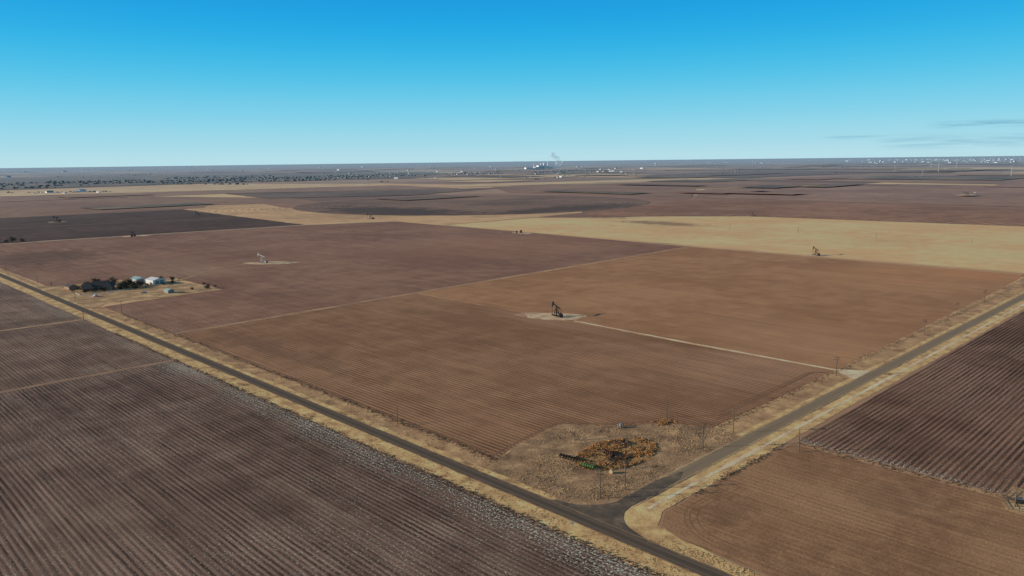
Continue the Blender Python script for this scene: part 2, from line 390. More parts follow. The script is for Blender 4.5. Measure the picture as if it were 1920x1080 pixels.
# roads
sheet('road',rect(-11.4,-330,-4.5,2600),.145,M_roadA,.35,2.5)
sheet('road',[(20,.2),(900,.3),(900,7.6),(20,7.8)],.13,M_roadB,.45,2.5)
sheet('road',[(-6.5,-22)]+arc(12.2,-14.2,15.5,168,92,10)+[(26,.1),(44,2),(50,5),(36,7.9)]+arc(13.5,23.3,16,-86,-175,8)+[(-6.5,30)],.1375,M_junc,.55,1.5)
# tracks, pads
strip('path',[(236,222),(234,120),(233.5,8)],2.5,.08,M_track,.45,3)
def pad(x,y,rx,ry,m=M_pad,z=.12,rot=0.0):
    c_,s_=math.cos(rot),math.sin(rot);pts=[]
    for t in range(40):
        a=t*math.pi/20;k=1+.35*noise.noise(Vector((x*.1+math.cos(a)*1.6,y*.1+math.sin(a)*1.6,2.2)))+random.uniform(-.07,.07)
        pts.append((x+k*(rx*math.cos(a)*c_-ry*math.sin(a)*s_),y+k*(rx*math.cos(a)*s_+ry*math.sin(a)*c_)))
    return sheet('path',pts,z,m,.8,1.5)
pad(238,244,24,15,z=.09,rot=rad(118));pad(232,262,13,9,M_track2,z=.085,rot=rad(118))
sheet('path',[(222,8),(246,8),(239,18),(236,22),(230,20)],.095,M_track,.8,2)
pad(248,722,32,13,rot=rad(-40));pad(262,1243,26,15,z=.18,rot=rad(-35));pad(271,1743,16,12,z=.2);pad(717,755,12,22,z=.18);pad(735,256,16,8,z=.18,rot=rad(-35));pad(745,1240,16,14,z=.2);pad(1278,640,12,10,z=.26);pad(2373,535,40,25,z=.6)
strip('path',[(222,735),(184,735),(120,668)],2.6,.1,M_track2,1.4,4)
# farmyard
sheet('ground',[(-2,560),(22,575),(60,568),(112,574),(120,600),(106,640),(104,680),(90,704),(48,722),(10,716),(-2,740)],.1,M_yard,7,4)
strip('path',[(-5,612),(15,618),(40,632)],6,.12,M_track2,.5)

# ------------------------------------------------------------------ pump jacks
def pumpjack(label,loc,rz,mat,mat2,scale=1.0,tilt=14):
    r=root('pump_jack',label,'pump jack',loc,rz,'oil well pump jacks in the fields',scale)
    b=MB();b.box((-.6,0,.25),(11.5,2.2,.5)).box((-3.4,0,.8),(3.0,1.8,.7)); b.obj('skid_base',mat2,r)
    s=MB();pv=Vector((1.0,0,7.6))
    for sx in (-1.9,1.5):
        for sy in (-1.5,1.5): s.cyl((pv.x+sx,sy,.5),(pv.x,sy*.2,pv.z-.3),.24,.18,6)
    for h in (.33,.62):
        w=1.5*(1-h*.8); s.cyl((pv.x-1.9*(1-h),-w,.5+h*6.8),(pv.x-1.9*(1-h),w,.5+h*6.8),.12,n=5); s.cyl((pv.x+1.5*(1-h),-w,.5+h*6.8),(pv.x+1.5*(1-h),w,.5+h*6.8),.12,n=5)
        for sy in (-1,1): s.cyl((pv.x-1.9*(1-h),sy*w,.5+h*6.8),(pv.x+1.5*(1-h),sy*w,.5+h*6.8),.12,n=5)
    s.box((pv.x,0,pv.z-.15),(.7,1.1,.35)); s.obj('samson_post',mat,r)
    t=rad(tilt);dv=Vector((math.cos(t),0,math.sin(t)));up=Vector((-math.sin(t),0,math.cos(t)))
    w=MB();a=pv+up*.45-dv*4.4;c=pv+up*.45+dv*4.6
    w.box((a+c)/2,(9.0,.55,.85),0,-t); beam=w.obj('walking_beam',mat,r)
    h=MB();hc=pv+up*.45
    pts=[hc+dv*4.0+up*.9,hc+dv*5.0+up*1.25]
    for i in range(7):
        q=rad(14-i*7.5); pts.append(hc+(dv*math.cos(q)+up*math.sin(q))*5.75)
    pts+=[hc+dv*4.7-up*2.0,hc+dv*4.2-up*.5]
    h.prism(pts,(0,.85,0)); h.obj('horse_head',mat,beam)
    k=Vector((-3.4,0,2.7)); ca=rad(-150); ce=k+Vector((math.cos(ca),0,math.sin(ca)))*1.3
    g_=MB();g_.box((-3.4,0,1.9),(1.5,1.1,1.7));g_.cyl((-3.4,-1.3,2.7),(-3.4,1.3,2.7),.22,n=8);g_.obj('gearbox',mat2,r)
    for sy in (-1.05,1.05):
        cw=MB()
        cc=k+Vector((math.cos(ca),0,math.sin(ca)))*.9
        cw.box((cc.x,sy,cc.z),(3.6,.3,.55),0,-ca)
        c2=k+Vector((math.cos(ca),0,math.sin(ca)))*2.0
        cw.cyl((c2.x,sy-.28,c2.z),(c2.x,sy+.28,c2.z),1.05,n=12)
        cw.obj('counterweight',mat,r)
    pm=MB();tail=pv+up*.3-dv*4.2
    for sy in (-.95,.95): pm.cyl((ce.x,sy*1.3,ce.z),(tail.x,sy,tail.z),.15,n=6)
    pm.cyl((tail.x,-1,tail.z),(tail.x,1,tail.z),.18,n=6);pm.obj('pitman_arm',mat,r)
    mo=MB();mo.box((-6.3,0,.75),(1.2,1.4,.4)).cyl((-6.3,-.6,1.4),(-6.3,.6,1.4),.5,n=10).box((-5.2,.75,1.7),(2.4,.15,.9),0,rad(-20));mo.obj('motor',mat2,r)
    hx=(hc+dv*5.75).x
    br=MB()
    for sy in (-.18,.18): br.cyl((hx,sy,7.6),(hx,sy,3.2),.06,n=5)
    br.box((hx,0,3.15),(.3,.7,.18)).cyl((hx,0,3.1),(hx,0,1.9),.08,n=6);br.obj('bridle',mat2,r)
    wh=MB();wh.cyl((hx,0,0),(hx,0,1.9),.2,.16,8).cyl((hx-.6,0,1.1),(hx+.6,0,1.1),.12,n=6).box((hx,0,.3),(1,1,.5));wh.obj('wellhead',mat2,r)
    return r
MBLK=flat('black_painted_steel',(34,34,36),.6,.3,spec=.15); MBL2=flat('oily_dark_steel',(52,48,46),.8,.3,spec=.15)
MWH=flat('pale_grey_painted_steel',(202,198,192),.5,.2); MGR=flat('grey_steel',(130,126,122),.6,.3)
MRU=flat('rusty_brown_steel',(92,62,46),.8,.35)
pumpjack('black pump jack on a pale caliche pad beside a dirt track',(240,243,.1),rad(78),MBLK,MBL2,1.0,16)
pumpjack('pale grey pump jack on a dirt pad near the farmstead',(240,729,.13),rad(110),MWH,MGR,1.1,18)
pumpjack('dark pump jack on a pale pad between ploughed fields',(260,1241,.2),rad(100),MBLK,MBL2,1.15,10)
pj=pumpjack('rusty brown pump jack beside the golden grass field',(733,258,.2),rad(60),MRU,MBL2,1.0,16)
copy_thing(pj,(1278,636,.28),rad(80),1.1,'rusty brown pump jack between grass and ploughed soil')
pk=pumpjack('dark pump jack in the damp dark field',(271,1743,.22),rad(140),MBLK,MBL2,1.2,12)
copy_thing(pk,(743,1237,.22),rad(125),1.2,'dark pump jack at the corner of the dry grass ring')
copy_thing(pk,(2373,535,.65),rad(125),1.3,'small far pump jack on brown soil')
copy_thing(pk,(560,1700,.1),rad(100),1.1,'small far pump jack in the damp dark field')

# ------------------------------------------------------------------ utility poles
MWOOD=flat('weathered_wood',(126,110,94),.9,.3)
def upole(label,loc,rz,h=10.8,double=True,transformer=False,arm=True):
    r=root('utility_pole',label,'utility pole',loc,rz,'wooden utility poles',1)
    p_=MB().cyl((0,0,0),(0,0,h),.21,.14,8)
    if not arm: p_.cyl((0,0,h),(0,0,h+.35),.1,.06,6)
    p_.obj('pole',MWOOD,r)
    if arm:
        for z in ((h-.5,h-1.7) if double else (h-.5,)):
            a=MB();a.box((0.22,0,z),(.18,3.0,.22)).cyl((.22,-.9,z),(.12,0,z-.7),.04,n=4).cyl((.22,.9,z),(.12,0,z-.7),.04,n=4)
            for y in (-1.35,-.75,.75,1.35): a.cyl((.22,y,z+.05),(.22,y,z+.42),.1,.07,6)
            a.obj('crossarm',MWOOD,r)
    if transformer:
        MB().cyl((-.5,0,h-3.2),(-.5,0,h-2.1),.34,n=10).obj('transformer',MGR,r)
    return r
pd=upole('tall wooden utility pole with two crossarms beside the dusty road',(102,13,.05),rad(-20))
pt=upole('wooden utility pole with crossarms and grey transformer on the verge',(77,13,.05),rad(30),transformer=True)
ps=upole('plain wooden utility pole standing at the field edge',(6,131,.05),rad(90),h=8.5,arm=False)
copy_thing(pd,(9,13,.06),rad(45)); copy_thing(pt,(21,11,.06),rad(40))
for (x,y) in ((222,18),(362,17),(443,20),(516,20),(640,20)): copy_thing(pd if (x//10)%2 else pt,(x,y,.05),rad(40)+random.uniform(-.3,.3),random.uniform(.95,1.03))
copy_thing(ps,(100,-18,.05),0,1.15,'plain wooden utility pole at the corner of the bare field'); copy_thing(ps,(103,-94,.05),0,1.1,'plain wooden utility pole beside the corral fence')
for (x,y) in ((99,46),(4,756),(4,624),(-21,510),(9,515),(5,900),(987,522),(994,404),(985,280),(984,153),(1330,353)):
    copy_thing(ps,(x,y,.05),random.uniform(0,3),random.uniform(.9,1.15))

# ------------------------------------------------------------------ buildings
MBR=flat('tan_brick',(170,134,114),.9,.25,3,k=(.75,.75,.72));MROOF=flat('dark_shingle',(92,84,80),.9,.3,1.5);MWIN=flat('window_glass',(40,48,58),.15,.1,spec=.6)
KW=(.85,.85,.85)
MWHT=flat('white_painted_metal',(230,228,224),.5,.08,k=(.85,.84,.82));MTRIM=flat('white_trim',(214,210,202),.6,.1);MDOOR=flat('brown_door',(90,64,48),.7,.2)
MTEAL=flat('pale_teal_metal',(160,190,180),.5,.12,k=KW);MSHED=flat('galvanised_metal',(172,170,164),.45,.2)
def hip(mb,x,y,z,l,w,h,o=.6):
    l2,w2=l/2+o,w/2+o;rl=max(.1,l/2-w/2*.95)
    mb.add([(x-l2,y-w2,z),(x+l2,y-w2,z),(x+l2,y+w2,z),(x-l2,y+w2,z),(x-rl,y,z+h),(x+rl,y,z+h)],[(3,2,1,0),(0,1,5,4),(2,3,4,5),(1,2,5),(3,0,4)])
def gable(mb,x,y,z,l,w,h,o=.5,th=.2):
    for s in (-1,1):
        a=Vector((x-l/2-o,y+s*(w/2+o),z-o*h/(w/2)));b=Vector((x-l/2-o,y,z+h));L=Vector((l+2*o,0,0));u=Vector((0,0,th))
        mb.add([a,a+L,b+L,b,a+u,a+L+u,b+L+u,b+u],[(0,1,2,3),(7,6,5,4),(0,4,5,1),(1,5,6,2),(3,2,6,7),(0,3,7,4)])
def house(label,loc,rz,wings,wallm,roofm,wallh=3.0,rh=3.4):
    r=root('farmhouse',label,'house',loc,rz)
    w=MB();ro=MB()
    for i,(x,y,l,d) in enumerate(wings):
        w.box((x,y,wallh/2),(l,d,wallh)); hip(ro,x,y,wallh+.02*i+.01,l,d,rh*min(l,d)/13)
    wl=w.obj('wall',wallm,r);rf=ro.obj('roof',roofm,r)
    MB().box((wings[0][0]+3,wings[0][1]+1.5,wallh+2.2),(1.2,1.0,3.6)).obj('chimney',MBR,rf)
    x,y,l,d=wings[0]
    n=max(2,int(l/4))
    for side in (-1,1):
        for i in range(n):
            xx=x-l/2+(i+.5)*l/n
            if side==-1 and i==n//2:
                MB().box((xx,y+side*(d/2+.03),1.1),(1.2,.1,2.2)).obj('door',MDOOR,r);continue
            wd=MB().box((xx,y+side*(d/2+.03),1.7),(1.5,.08,1.3)).obj('window',MWIN,r)
            MB().box((xx,y+side*(d/2+.05),1.0),(1.8,.16,.12)).obj('sill',MTRIM,wd)
    return r
house('tan brick farmhouse with dark hipped shingle roofs in the farmyard',(38,668,.1),rad(-28),[(0,0,24,12),(9,-8,9,11),(-8,-7,9,10),(-12,6,9,10)],MBR,MROOF,3.4,4.8)
def barn(label,loc,rz,l,w,h,rh,wm,rm,name='metal_barn',cat='barn',group=None,doors=1):
    r=root(name,label,cat,loc,rz,group)
    b=MB();b.box((0,0,h/2),(l,w,h));b.prism([(0,-w/2,h),(0,w/2,h),(0,0,h+rh-.02)],(l-.02,0,0));b.obj('wall',wm,r)
    g2=MB();gable(g2,0,0,h+.02,l,w,rh);g2.obj('roof',rm,r)
    for i in range(doors): MB().box((-l/2-.04,(i-(doors-1)/2)*4.6,1.9 if h>3 else 1.1),(.1,3.8,3.8 if h>3 else 2.0)).obj('door',MSHED,r)
    for i in range(3): MB().box((-l/2+(i+.5)*l/3,-w/2-.04,h*.55),(1.4,.1,1.0)).obj('window',MWIN,r)
    return r
barn('white metal barn with pale roof beside the farmhouse',(89,662,.1),rad(96),16,13,4.2,1.8,MWHT,MWHT,doors=2)
barn('pale teal roofed metal workshop behind the farmhouse',(80,684,.1),rad(96),14,11,3.8,1.8,MWHT,MTEAL)
barn('small tan garage at the end of the farm drive',(18,690,.1),rad(95),12,8,3,1.8,MBR,MROOF,name='garage',cat='garage')
barn('small grey metal shed at the farmyard edge',(76,592,.1),rad(96),8,6,2.6,1.0,MSHED,MTEAL,name='metal_shed',cat='shed',doors=1)
fe=root('yard_fence','long low white fence around the farmhouse garden','fence',(0,0,.1))
a=MB();b=MB();pts=[(12,655),(12,640),(34,636),(52,640)]
for i in range(3):
    p0=Vector(pts[i]);p1=Vector(pts[i+1]);n=int((p1-p0).length/2.4)
    for z in (.55,1.05): a.cyl((p0.x,p0.y,z),(p1.x,p1.y,z),.09,n=4)
    for j in range(n): q=p0.lerp(p1,j/n); b.box((q.x,q.y,.65),(.16,.16,1.3)).obj('fence_post',MWHT,fe); b=MB()
a.obj('rail',MWHT,fe)

MTYRE=flat('tyre_rubber',(34,33,33),.9,.1);MRIM=flat('wheel_rim',(150,150,150),.4,.1,metal=.6)
def vehicle(label,loc,rz,paint,kind='pickup'):
    r=root('pickup_truck' if kind=='pickup' else 'parked_car',label,'truck' if kind=='pickup' else 'car',loc,rz)
    b=MB()
    if kind=='pickup': prof=[(-2.8,.5),(2.8,.5),(2.8,1.05),(1.5,1.2),(.9,1.85),(-.7,1.85),(-.9,1.2),(-2.8,1.2)]
    else: prof=[(-2.3,.4),(2.3,.4),(2.3,.8),(1.3,.98),(.6,1.5),(-1.2,1.5),(-1.9,1.0),(-2.3,.95)]
    b.prism([(x,0,z) for x,z in prof],(0,1.9,0));b.obj('body',paint,r)
    g_=MB()
    for s in (-1,1):
        q=[(x*.88,s*.965,z) for x,z in (prof[3],prof[4],prof[5],prof[6])]; g_.add([(x+.05,y,z-.07) for x,y,z in q],[(0,1,2,3)])
    a,c=prof[3],prof[4]; g_.add([(a[0]-.02,-.8,a[1]+.1),(a[0]-.02,.8,a[1]+.1),(c[0]+.04,.7,c[1]-.04),(c[0]+.04,-.7,c[1]-.04)],[(0,1,2,3)])
    g_.obj('window',MWIN,r)
    wx=1.8 if kind=='pickup' else 1.45
    for x in (-wx,wx):
        for s in (-1,1):
            w=MB().cyl((x,s*.72,.4),(x,s*.99,.4),.4,n=14).obj('wheel',MTYRE,r)
            MB().cyl((x,s*.98,.4),(x,s*1.01,.4),.22,n=10).obj('rim',MRIM,w)
    return r
vehicle('white pickup truck parked on the farmyard drive',(20,622,.12),rad(30),flat('white_car_paint',(224,224,224),.25,.03,spec=.6,k=KW))
vehicle('dark blue car parked beside the barn',(70,640,.12),rad(110),flat('dark_blue_car_paint',(50,60,84),.25,.05,spec=.6),'car')
vehicle('silver pickup truck parked beside the grey shed',(58,606,.12),rad(-20),flat('silver_car_paint',(170,176,182),.25,.05,spec=.6))

# ------------------------------------------------------------------ trees
MEVER=flat('dark_evergreen_foliage',(62,64,48),.9,.5,1.2);MBARK=flat('grey_bark',(112,98,84),.9,.3);MTWIG=flat('bare_twigs',(128,108,90),.9,.3)
def leafcrown(c,rx,rz,n,size,rnd):
    m=MB()
    clumps=[]
    for i in range(14):
        v=Vector((rnd.gauss(0,1),rnd.gauss(0,1),rnd.gauss(0,1))).normalized()*rnd.uniform(.3,1.05)
        clumps.append((Vector((v.x*rx,v.y*rx,v.z*rz)),rnd.uniform(.25,.55)))
    for i in range(n):
        cc,cr=rnd.choice(clumps);v=Vector((rnd.gauss(0,.5),rnd.gauss(0,.5),rnd.gauss(0,.5)))
        p=Vector(c)+cc+Vector((v.x*rx*cr,v.y*rx*cr,v.z*rz*cr))*1.4
        if p.z<.2: p.z=.2+rnd.random()*.5
        a=Vector((rnd.uniform(-1,1),rnd.uniform(-1,1),rnd.uniform(-1,1))).normalized()*size;b=a.orthogonal().normalized()*size*.8
        m.add([p-a,p+b,p+a,p-b],[(0,1,2,3)])
    return m
def etree(label,loc,h,seed,wd=.33):
    rnd=random.Random(seed)
    r=root('evergreen_tree',label,'tree',loc,0,'evergreen trees around the farmsteads')
    t=MB();t.cyl((0,0,0),(0,0,h*.8),h*.035,h*.01,7)
    for i in range(7):
        a=rnd.uniform(0,6.28);z=h*(.2+.08*i);t.cyl((0,0,z),(math.cos(a)*h*.22,math.sin(a)*h*.22,z+h*.12),h*.012,h*.005,5)
    t.obj('trunk',MBARK,r); leafcrown((0,0,h*.5),h*wd,h*.42,900,h*.045,rnd).obj('crown',MEVER,r)
    return r
et=[etree('dense dark green evergreen tree beside the farmhouse',(57,655,.1),6.5,1,.55),etree('low spreading dark green evergreen tree in the farmyard',(28,650,.1),4.6,2,.75)]
for i,(x,y,s) in enumerate(((50,646,.9),(64,652,1.1),(72,655,.8),(20,676,.9),(30,684,1.1),(52,690,1.2),(60,700,1),(14,668,.7),(44,700,1.1),(76,650,.7),(110,585,.75),(100,648,.7),(108,668,.7),(66,646,.9),(36,650,.6),(97,590,.6),(66,670,1.1),(70,676,1.0),(62,640,.8),(90,644,.6),(58,662,1.1),(102,684,.8),(54,680,1.0),(24,658,.7),(20,652,.6),(56,650,1.0),(72,664,.9),(120,590,.5),(118,612,.5),
     (60,1290,1.3),(72,1300,1.5),(84,1286,1.2),(95,1300,1.4),(50,1310,1.3),(105,1285,1.0),(66,1320,1.5))):
    copy_thing(et[i%2],(x,y,.1),random.uniform(0,6),s)
def btree(label,loc,h,seed,group='leafless trees and shrubs',name='bare_tree',spread=.5):
    rnd=random.Random(seed);r=root(name,label,'tree' if name=='bare_tree' else 'shrub',loc,0,group)
    t=MB();c=MB()
    def br(p,d,L,rr,lv):
        q=p+d*L
        (t if lv<2 else c).cyl(p,q,rr,rr*.6,6 if lv<2 else 4,False)
        if lv>=5: return
        for i in range(3):
            nd=(d+Vector((rnd.gauss(0,spread),rnd.gauss(0,spread),rnd.gauss(.1,spread*.6)))).normalized()
            br(q,nd,L*rnd.uniform(.6,.8),max(rr*.58,.022),lv+1)
    br(Vector((0,0,0)),Vector((0,0,1)),h*.27,h*.03,0)
    t.obj('trunk',MBARK,r);c.obj('crown',MTWIG,r);return r
bt=btree('leafless grey tree at the edge of the farmyard',(113,591,.1),8,4)
copy_thing(bt,(104,640,.1),1,1.0,'leafless grey tree beside the barn');copy_thing(bt,(37,23,.1),2,.6,'small leafless tree in the weedy corner lot')
copy_thing(bt,(8,720,.1),2,.8,'leafless grey tree behind the garage');copy_thing(bt,(90,1310,.1),2,1.2,'leafless tree in the distant farmstead grove')
bs=btree('leafless pale shrub standing in the corner lot',(47,58,.1),4.5,9,name='bare_shrub',spread=.7)
for (x,y,s) in ((60,50,.7),(31,30,.8),(84,29,.8),(7,128,.8),(38,42,.6),(56,28,.6),(64,38,.6),(50,44,.5)): copy_thing(bs,(x,y,.1),x,s)

# ------------------------------------------------------------------ grass and brush (stuff)
def tufts(name,gen,n,h0,h1,w,mat,blades=3,seed=1):
    rnd=random.Random(seed);vs=[];fs=[]
    for i in range(n):
        p=gen(rnd)
        if p is None: continue
        x,y=p;h=rnd.uniform(h0,h1)
        for b in range(blades):
            a=rnd.uniform(0,6.283);cx,cy=math.cos(a),math.sin(a);ww=w*rnd.uniform(.6,1.3)
            lx,ly=rnd.uniform(-.7,.7)*h,rnd.uniform(-.7,.7)*h;o=len(vs)
            vs+=[(x-cx*ww*.5,y-cy*ww*.5,.06),(x+cx*ww*.5,y+cy*ww*.5,.06),(x+cx*ww*.6+lx,y+cy*ww*.6+ly,.06+h*.75),(x-cx*ww*.3+lx,y-cy*ww*.3+ly,.06+h)]
            fs.append((o,o+1,o+2,o+3))
    me=D.meshes.new(name);me.from_pydata(vs,[],fs);me.materials.append(mat);o=D.objects.new(name,me);COL.objects.link(o);o['kind']='stuff'
    return o
KT=(1.0,.97,.93)
MT1=flat('straw_grass',(194,168,130),.95,.25,.3,obj=False,k=KT);MT2=flat('brown_weeds',(176,138,92),.95,.5,.25,obj=False,k=(1.2,1.1,1.0));MT3=flat('dry_cotton_stalks',(126,104,86),.95,.4,.5,obj=False,k=KT)
def cl(x,y,s=.06): return noise.noise(Vector((x*s,y*s,3.3)))
def gA(r):
    y=-60+ (r.random()**1.6)*760
    if r.random()<.45: x=r.uniform(-20.,-12)
    else:
        x=r.uniform(-4,8) if y>22 else r.uniform(-4,1.5) 
        if y<28 and y>-20: return None
    return (x,y) if cl(x,y,.15)>r.uniform(-.5,.2) else None
tufts('verge_grass',gA,11000,.05,.2,.32,MT1,3,1)
def gB(r):
    x=16+(r.random()**1.5)*600
    y=r.uniform(9,20) if r.random()<.65 else r.uniform(-9.2,-6.)
    if y<0 and x<18: return None
    return (x,y) if cl(x,y,.15)>r.uniform(-.5,.2) else None
tufts('verge_grass',gB,6500,.05,.2,.32,MT1,3,2)
def inlot(x,y): return x>-3 and y>9.5 and y<66+x*.1 and (x<55 or y<74-(x-55)*.95)and x<103 and (x+y)>20
def gL(r):
    x=r.uniform(-3,103);y=r.uniform(9,72)
    if not inlot(x,y) or cl(x,y)<r.uniform(-.3,.3):return None
    return(x,y)
tufts('lot_grass',gL,8000,.08,.3,.35,MT1,3,3)
def gBr(r):
    if r.random()<.08: return (r.gauss(93,2.4),r.gauss(43,1.6))
    t=r.uniform(0,6.283);q=math.sqrt(r.random())*1.08
    if cl(math.cos(t)*20*q,math.sin(t)*14*q,.2)<r.uniform(-.25,.05): return None
    return (47+20*q*math.cos(t),35+12*q*math.sin(t))
tufts('brush',gBr,4200,.12,.6,.42,MT2,5,4)
def gE(r):
    k=r.random()
    if k<.35: return (r.gauss(-20.0,.9),-60+(r.random()**1.4)*500)
    if k<.6: return (r.gauss(8,1.2),66+(r.random()**1.4)*450)
    if k<.8: return (104+(r.random()**1.3)*500,r.gauss(21.5,1.3))
    if k<.9: return (r.gauss(109,1.2),r.uniform(-120,-13))
    x=14+r.random()*90
    return (x,r.gauss(-9.8,.8)) if cl(x,0,.1)>r.uniform(-.3,.2) else None
tufts('field_edge_weeds',gE,5000,.1,.42,.4,MT3,3,5)

# ------------------------------------------------------------------ corner lot machinery
MGRN=flat('green_machinery_paint',(92,140,72),.5,.3)
def implement(label,loc,rz,frame,box,n,L,name):
    r=root(name,label,'farm implement',loc,rz)
    f=MB();f.box((0,0,.9),(L,.25,.25)).box((0,-1.1,.9),(L*.5,.18,.18)).cyl((-1.2,-1.1,.9),(0,-3.6,.6),.09,n=6).cyl((1.2,-1.1,.9),(0,-3.6,.6),.09,n=6)
    for x in (-L*.2,L*.2): f.box((x,-.55,.9),(.16,1.1,.16))
    f.obj('toolbar',frame,r)
    for i in range(n):
        x=-L/2+(i+.5)*L/n
        u=MB();u.box((x,.85,1.35),(.62,.7,.75),taper=1.2).box((x,.5,.8),(.2,1.0,.5));ro=u.obj('seed_hopper' if box is MGRN else 'shank_unit',box,r)
        MB().cyl((x-.1,1.1,.32),(x+.1,1.1,.32),.32,n=10).obj('press_wheel',MTYRE,ro)
    for x in (-L*.33,L*.33):
        MB().cyl((x-.15,-.6,.45),(x+.15,-.6,.45),.45,n=12).obj('wheel',MTYRE,r)
    return r
implement('bright green crop planter parked along the weedy lot',(27.5,34,.1),rad(97),MGRN,MGRN,6,6.5,'crop_planter')
implement('black tool bar cultivator parked in dry weeds',(29,45,.1),rad(97),MBLK,MBL2,7,9,'cultivator')
implement('rusty tool bar cultivator abandoned among dry weeds',(44,36,.1),rad(70),MRU,MRU,5,7,'cultivator')
tk=root('irrigation_pump','grey irrigation pump with tank and control box','irrigation pump',(73,53,.1),0)
MB().cyl((0,0,.3),(0,0,1.8),.6,n=14).cyl((0,0,1.8),(0,0,2.0),.6,.25,14).obj('tank',MSHED,tk)
MB().box((2.0,.5,.9),(.8,.6,1.3)).cyl((2.0,.5,0),(2.0,.5,.4),.1,n=6).obj('control_box',MGR,tk)
MB().cyl((-1.7,0,0),(-1.7,0,1.3),.24,n=10).cyl((-1.7,0,.7),(0,0,.7),.12,n=8).cyl((-1.7,0,1.3),(-1.7,0,1.9),.34,.3,10).obj('pump_motor',MSHED,tk)
sp=root('scrap_pile','pile of scrap timber and pipes in dry brush','scrap pile',(42,31,.1))
a=MB()
for i in range(26):
    x,y=random.uniform(-5,5),random.uniform(-3,3);a.box((x,y,random.uniform(.2,.9)),(random.uniform(1,3.5),.25,.2),random.uniform(0,3.1),random.uniform(-.3,.3))
a.obj('timber',MRU,sp)
a=MB()
for i in range(8):
    x,y,t=random.uniform(-5,5),random.uniform(-3,3),random.uniform(0,3.1);a.cyl((x,y,.4),(x+3*math.cos(t),y+3*math.sin(t),.7),.14,n=7)
a.obj('pipe',MGR,sp)
copy_thing(sp,(58,40,.1),2.0,.8,'smaller pile of scrap timber and pipes in weeds')
rb=root('round_bale','weathered straw round bale lying in the lot','hay bale',(29.5,24,.1),rad(20))
MB().cyl((-.7,0,.75),(.7,0,.75),.75,n=18).obj('straw_roll',MT1,rb)
sg=root('road_sign','small white rectangular sign on a thin post at the junction','road sign',(-14.5,5.5,.06),rad(50+180))
MB().cyl((0,0,0),(0,0,2.1),.05,n=6).obj('post',MGR,sg);MB().box((.07,0,1.8),(.03,.75,.9)).obj('sign_panel',MWHT,sg)
cf=root('corral_fence','low wooden corral fence around bare trampled soil','fence',(0,0,.05))
a=MB();pts=[(118,-104),(109,-101),(100,-99),(99,-93),(106,-89.5),(116,-90)]
for i in range(5):
    p0=Vector(pts[i]);p1=Vector(pts[i+1]);n=max(1,int((p1-p0).length/2.5))
    for z in (.5,1.1): a.cyl((p0.x,p0.y,z),(p1.x,p1.y,z),.08,n=5)
    for j in range(n): q=p0.lerp(p1,j/n);MB().cyl((q.x,q.y,0),(q.x,q.y,1.4),.13,n=6).obj('fence_post',MWOOD,cf)
a.obj('rail',MWOOD,cf)
sheet('ground',[(97,-101),(98,-92),(106,-88),(122,-89),(122,-107),(108,-103)],.07,M_yard,.8,2)
sc=root('stock_shelter','small dark lean-to shelter beside the corral','shed',(108,-94,.06),rad(10))
MB().box((0,0,.7),(2.8,1.8,1.4)).obj('wall',MBL2,sc);MB().box((0,0,1.55),(3.3,2.3,.12),0,rad(7)).obj('roof',MGR,sc)
tb=root('storage_tank','rusty storage tank on a small well pad','storage tank',(717,757,.18),0,'oil storage tanks')
MB().cyl((0,0,0),(0,0,4.2),2.0,n=18).cyl((0,0,4.2),(0,0,4.8),2.0,.3,18).obj('tank',MRU,tb);MB().cyl((2.1,0,0),(2.1,0,4.3),.08,n=5).cyl((2.1,.5,0),(2.1,.5,4.3),.08,n=5).obj('ladder',MGR,tb)
copy_thing(tb,(712,762,.18),0,.8);copy_thing(tb,(255,1232,.18),0,.8)

# ------------------------------------------------------------------ distant buildings
MFW=flat('far_white_cladding',(236,236,236),.6,.05,.05,k=KW)
MFG=flat('far_grey_cladding',(158,160,162),.6,.1,.05)
def farb(label,l,w,h,rh,wm,rm,loc,rz):
    r=root('distant_building',label,'building',loc,rz,'distant farm and town buildings')
    b=MB();b.box((0,0,h/2),(l,w,h));b.prism([(0,-w/2,h),(0,w/2,h),(0,0,h+rh)],(l-.1,0,0));b.obj('wall',wm,r)
    g2=MB();gable(g2,0,0,h+.1,l,w,rh,.8,.5);g2.obj('roof',rm,r);return r
f1=farb('long white metal building on the plain',48,20,7,4,MFW,MFW,(*polar(150,4150),1),.7)
f2=farb('grey roofed building on the plain',30,16,5,4,MFW,MFG,(*polar(90,4120),1),.2)
rnd=random.Random(11)
def put(px,dist,s,which=None):
    copy_thing(which or rnd.choice((f1,f2,f2)),(*polar(px,dist),1 if dist<4500 else 2.5),rnd.uniform(0,3.1),s)
for px in (62,75,105,118,138,170,182): put(px,4050+rnd.uniform(-120,150),rnd.uniform(.4,.7))
for i in range(90): put(rnd.triangular(1520,1925,1880),rnd.uniform(14000,30000),rnd.uniform(.8,1.9))
for i in range(50): put(rnd.uniform(600,1200),rnd.uniform(5200,9500),rnd.uniform(.35,.8))
for i in range(50): put(rnd.uniform(0,1500),rnd.uniform(9000,22000),rnd.uniform(.6,1.5))
for px,d_,s in ((1125,7600,1.2),(1135,7650,1.),(1150,7700,1.1),(1168,7650,.8),(880,6800,1.),(900,6500,.7),(860,7000,.9),(1838,2900,.22),(800,5600,.7),(745,5700,.7),(820,5700,.6),(690,5300,.5)): put(px,d_,s)
wt=root('water_tower','white water tower on the plain','water tower',(*polar(768,7400),0))
MB().cyl((0,0,0),(0,0,34),4,3,12).cyl((0,0,34),(0,0,38),3,9,14).cyl((0,0,38),(0,0,46),9,9,14).cyl((0,0,46),(0,0,50),9,2,14).obj('tank_and_stem',MFW,wt)
px_,py_=polar(1018,11300)
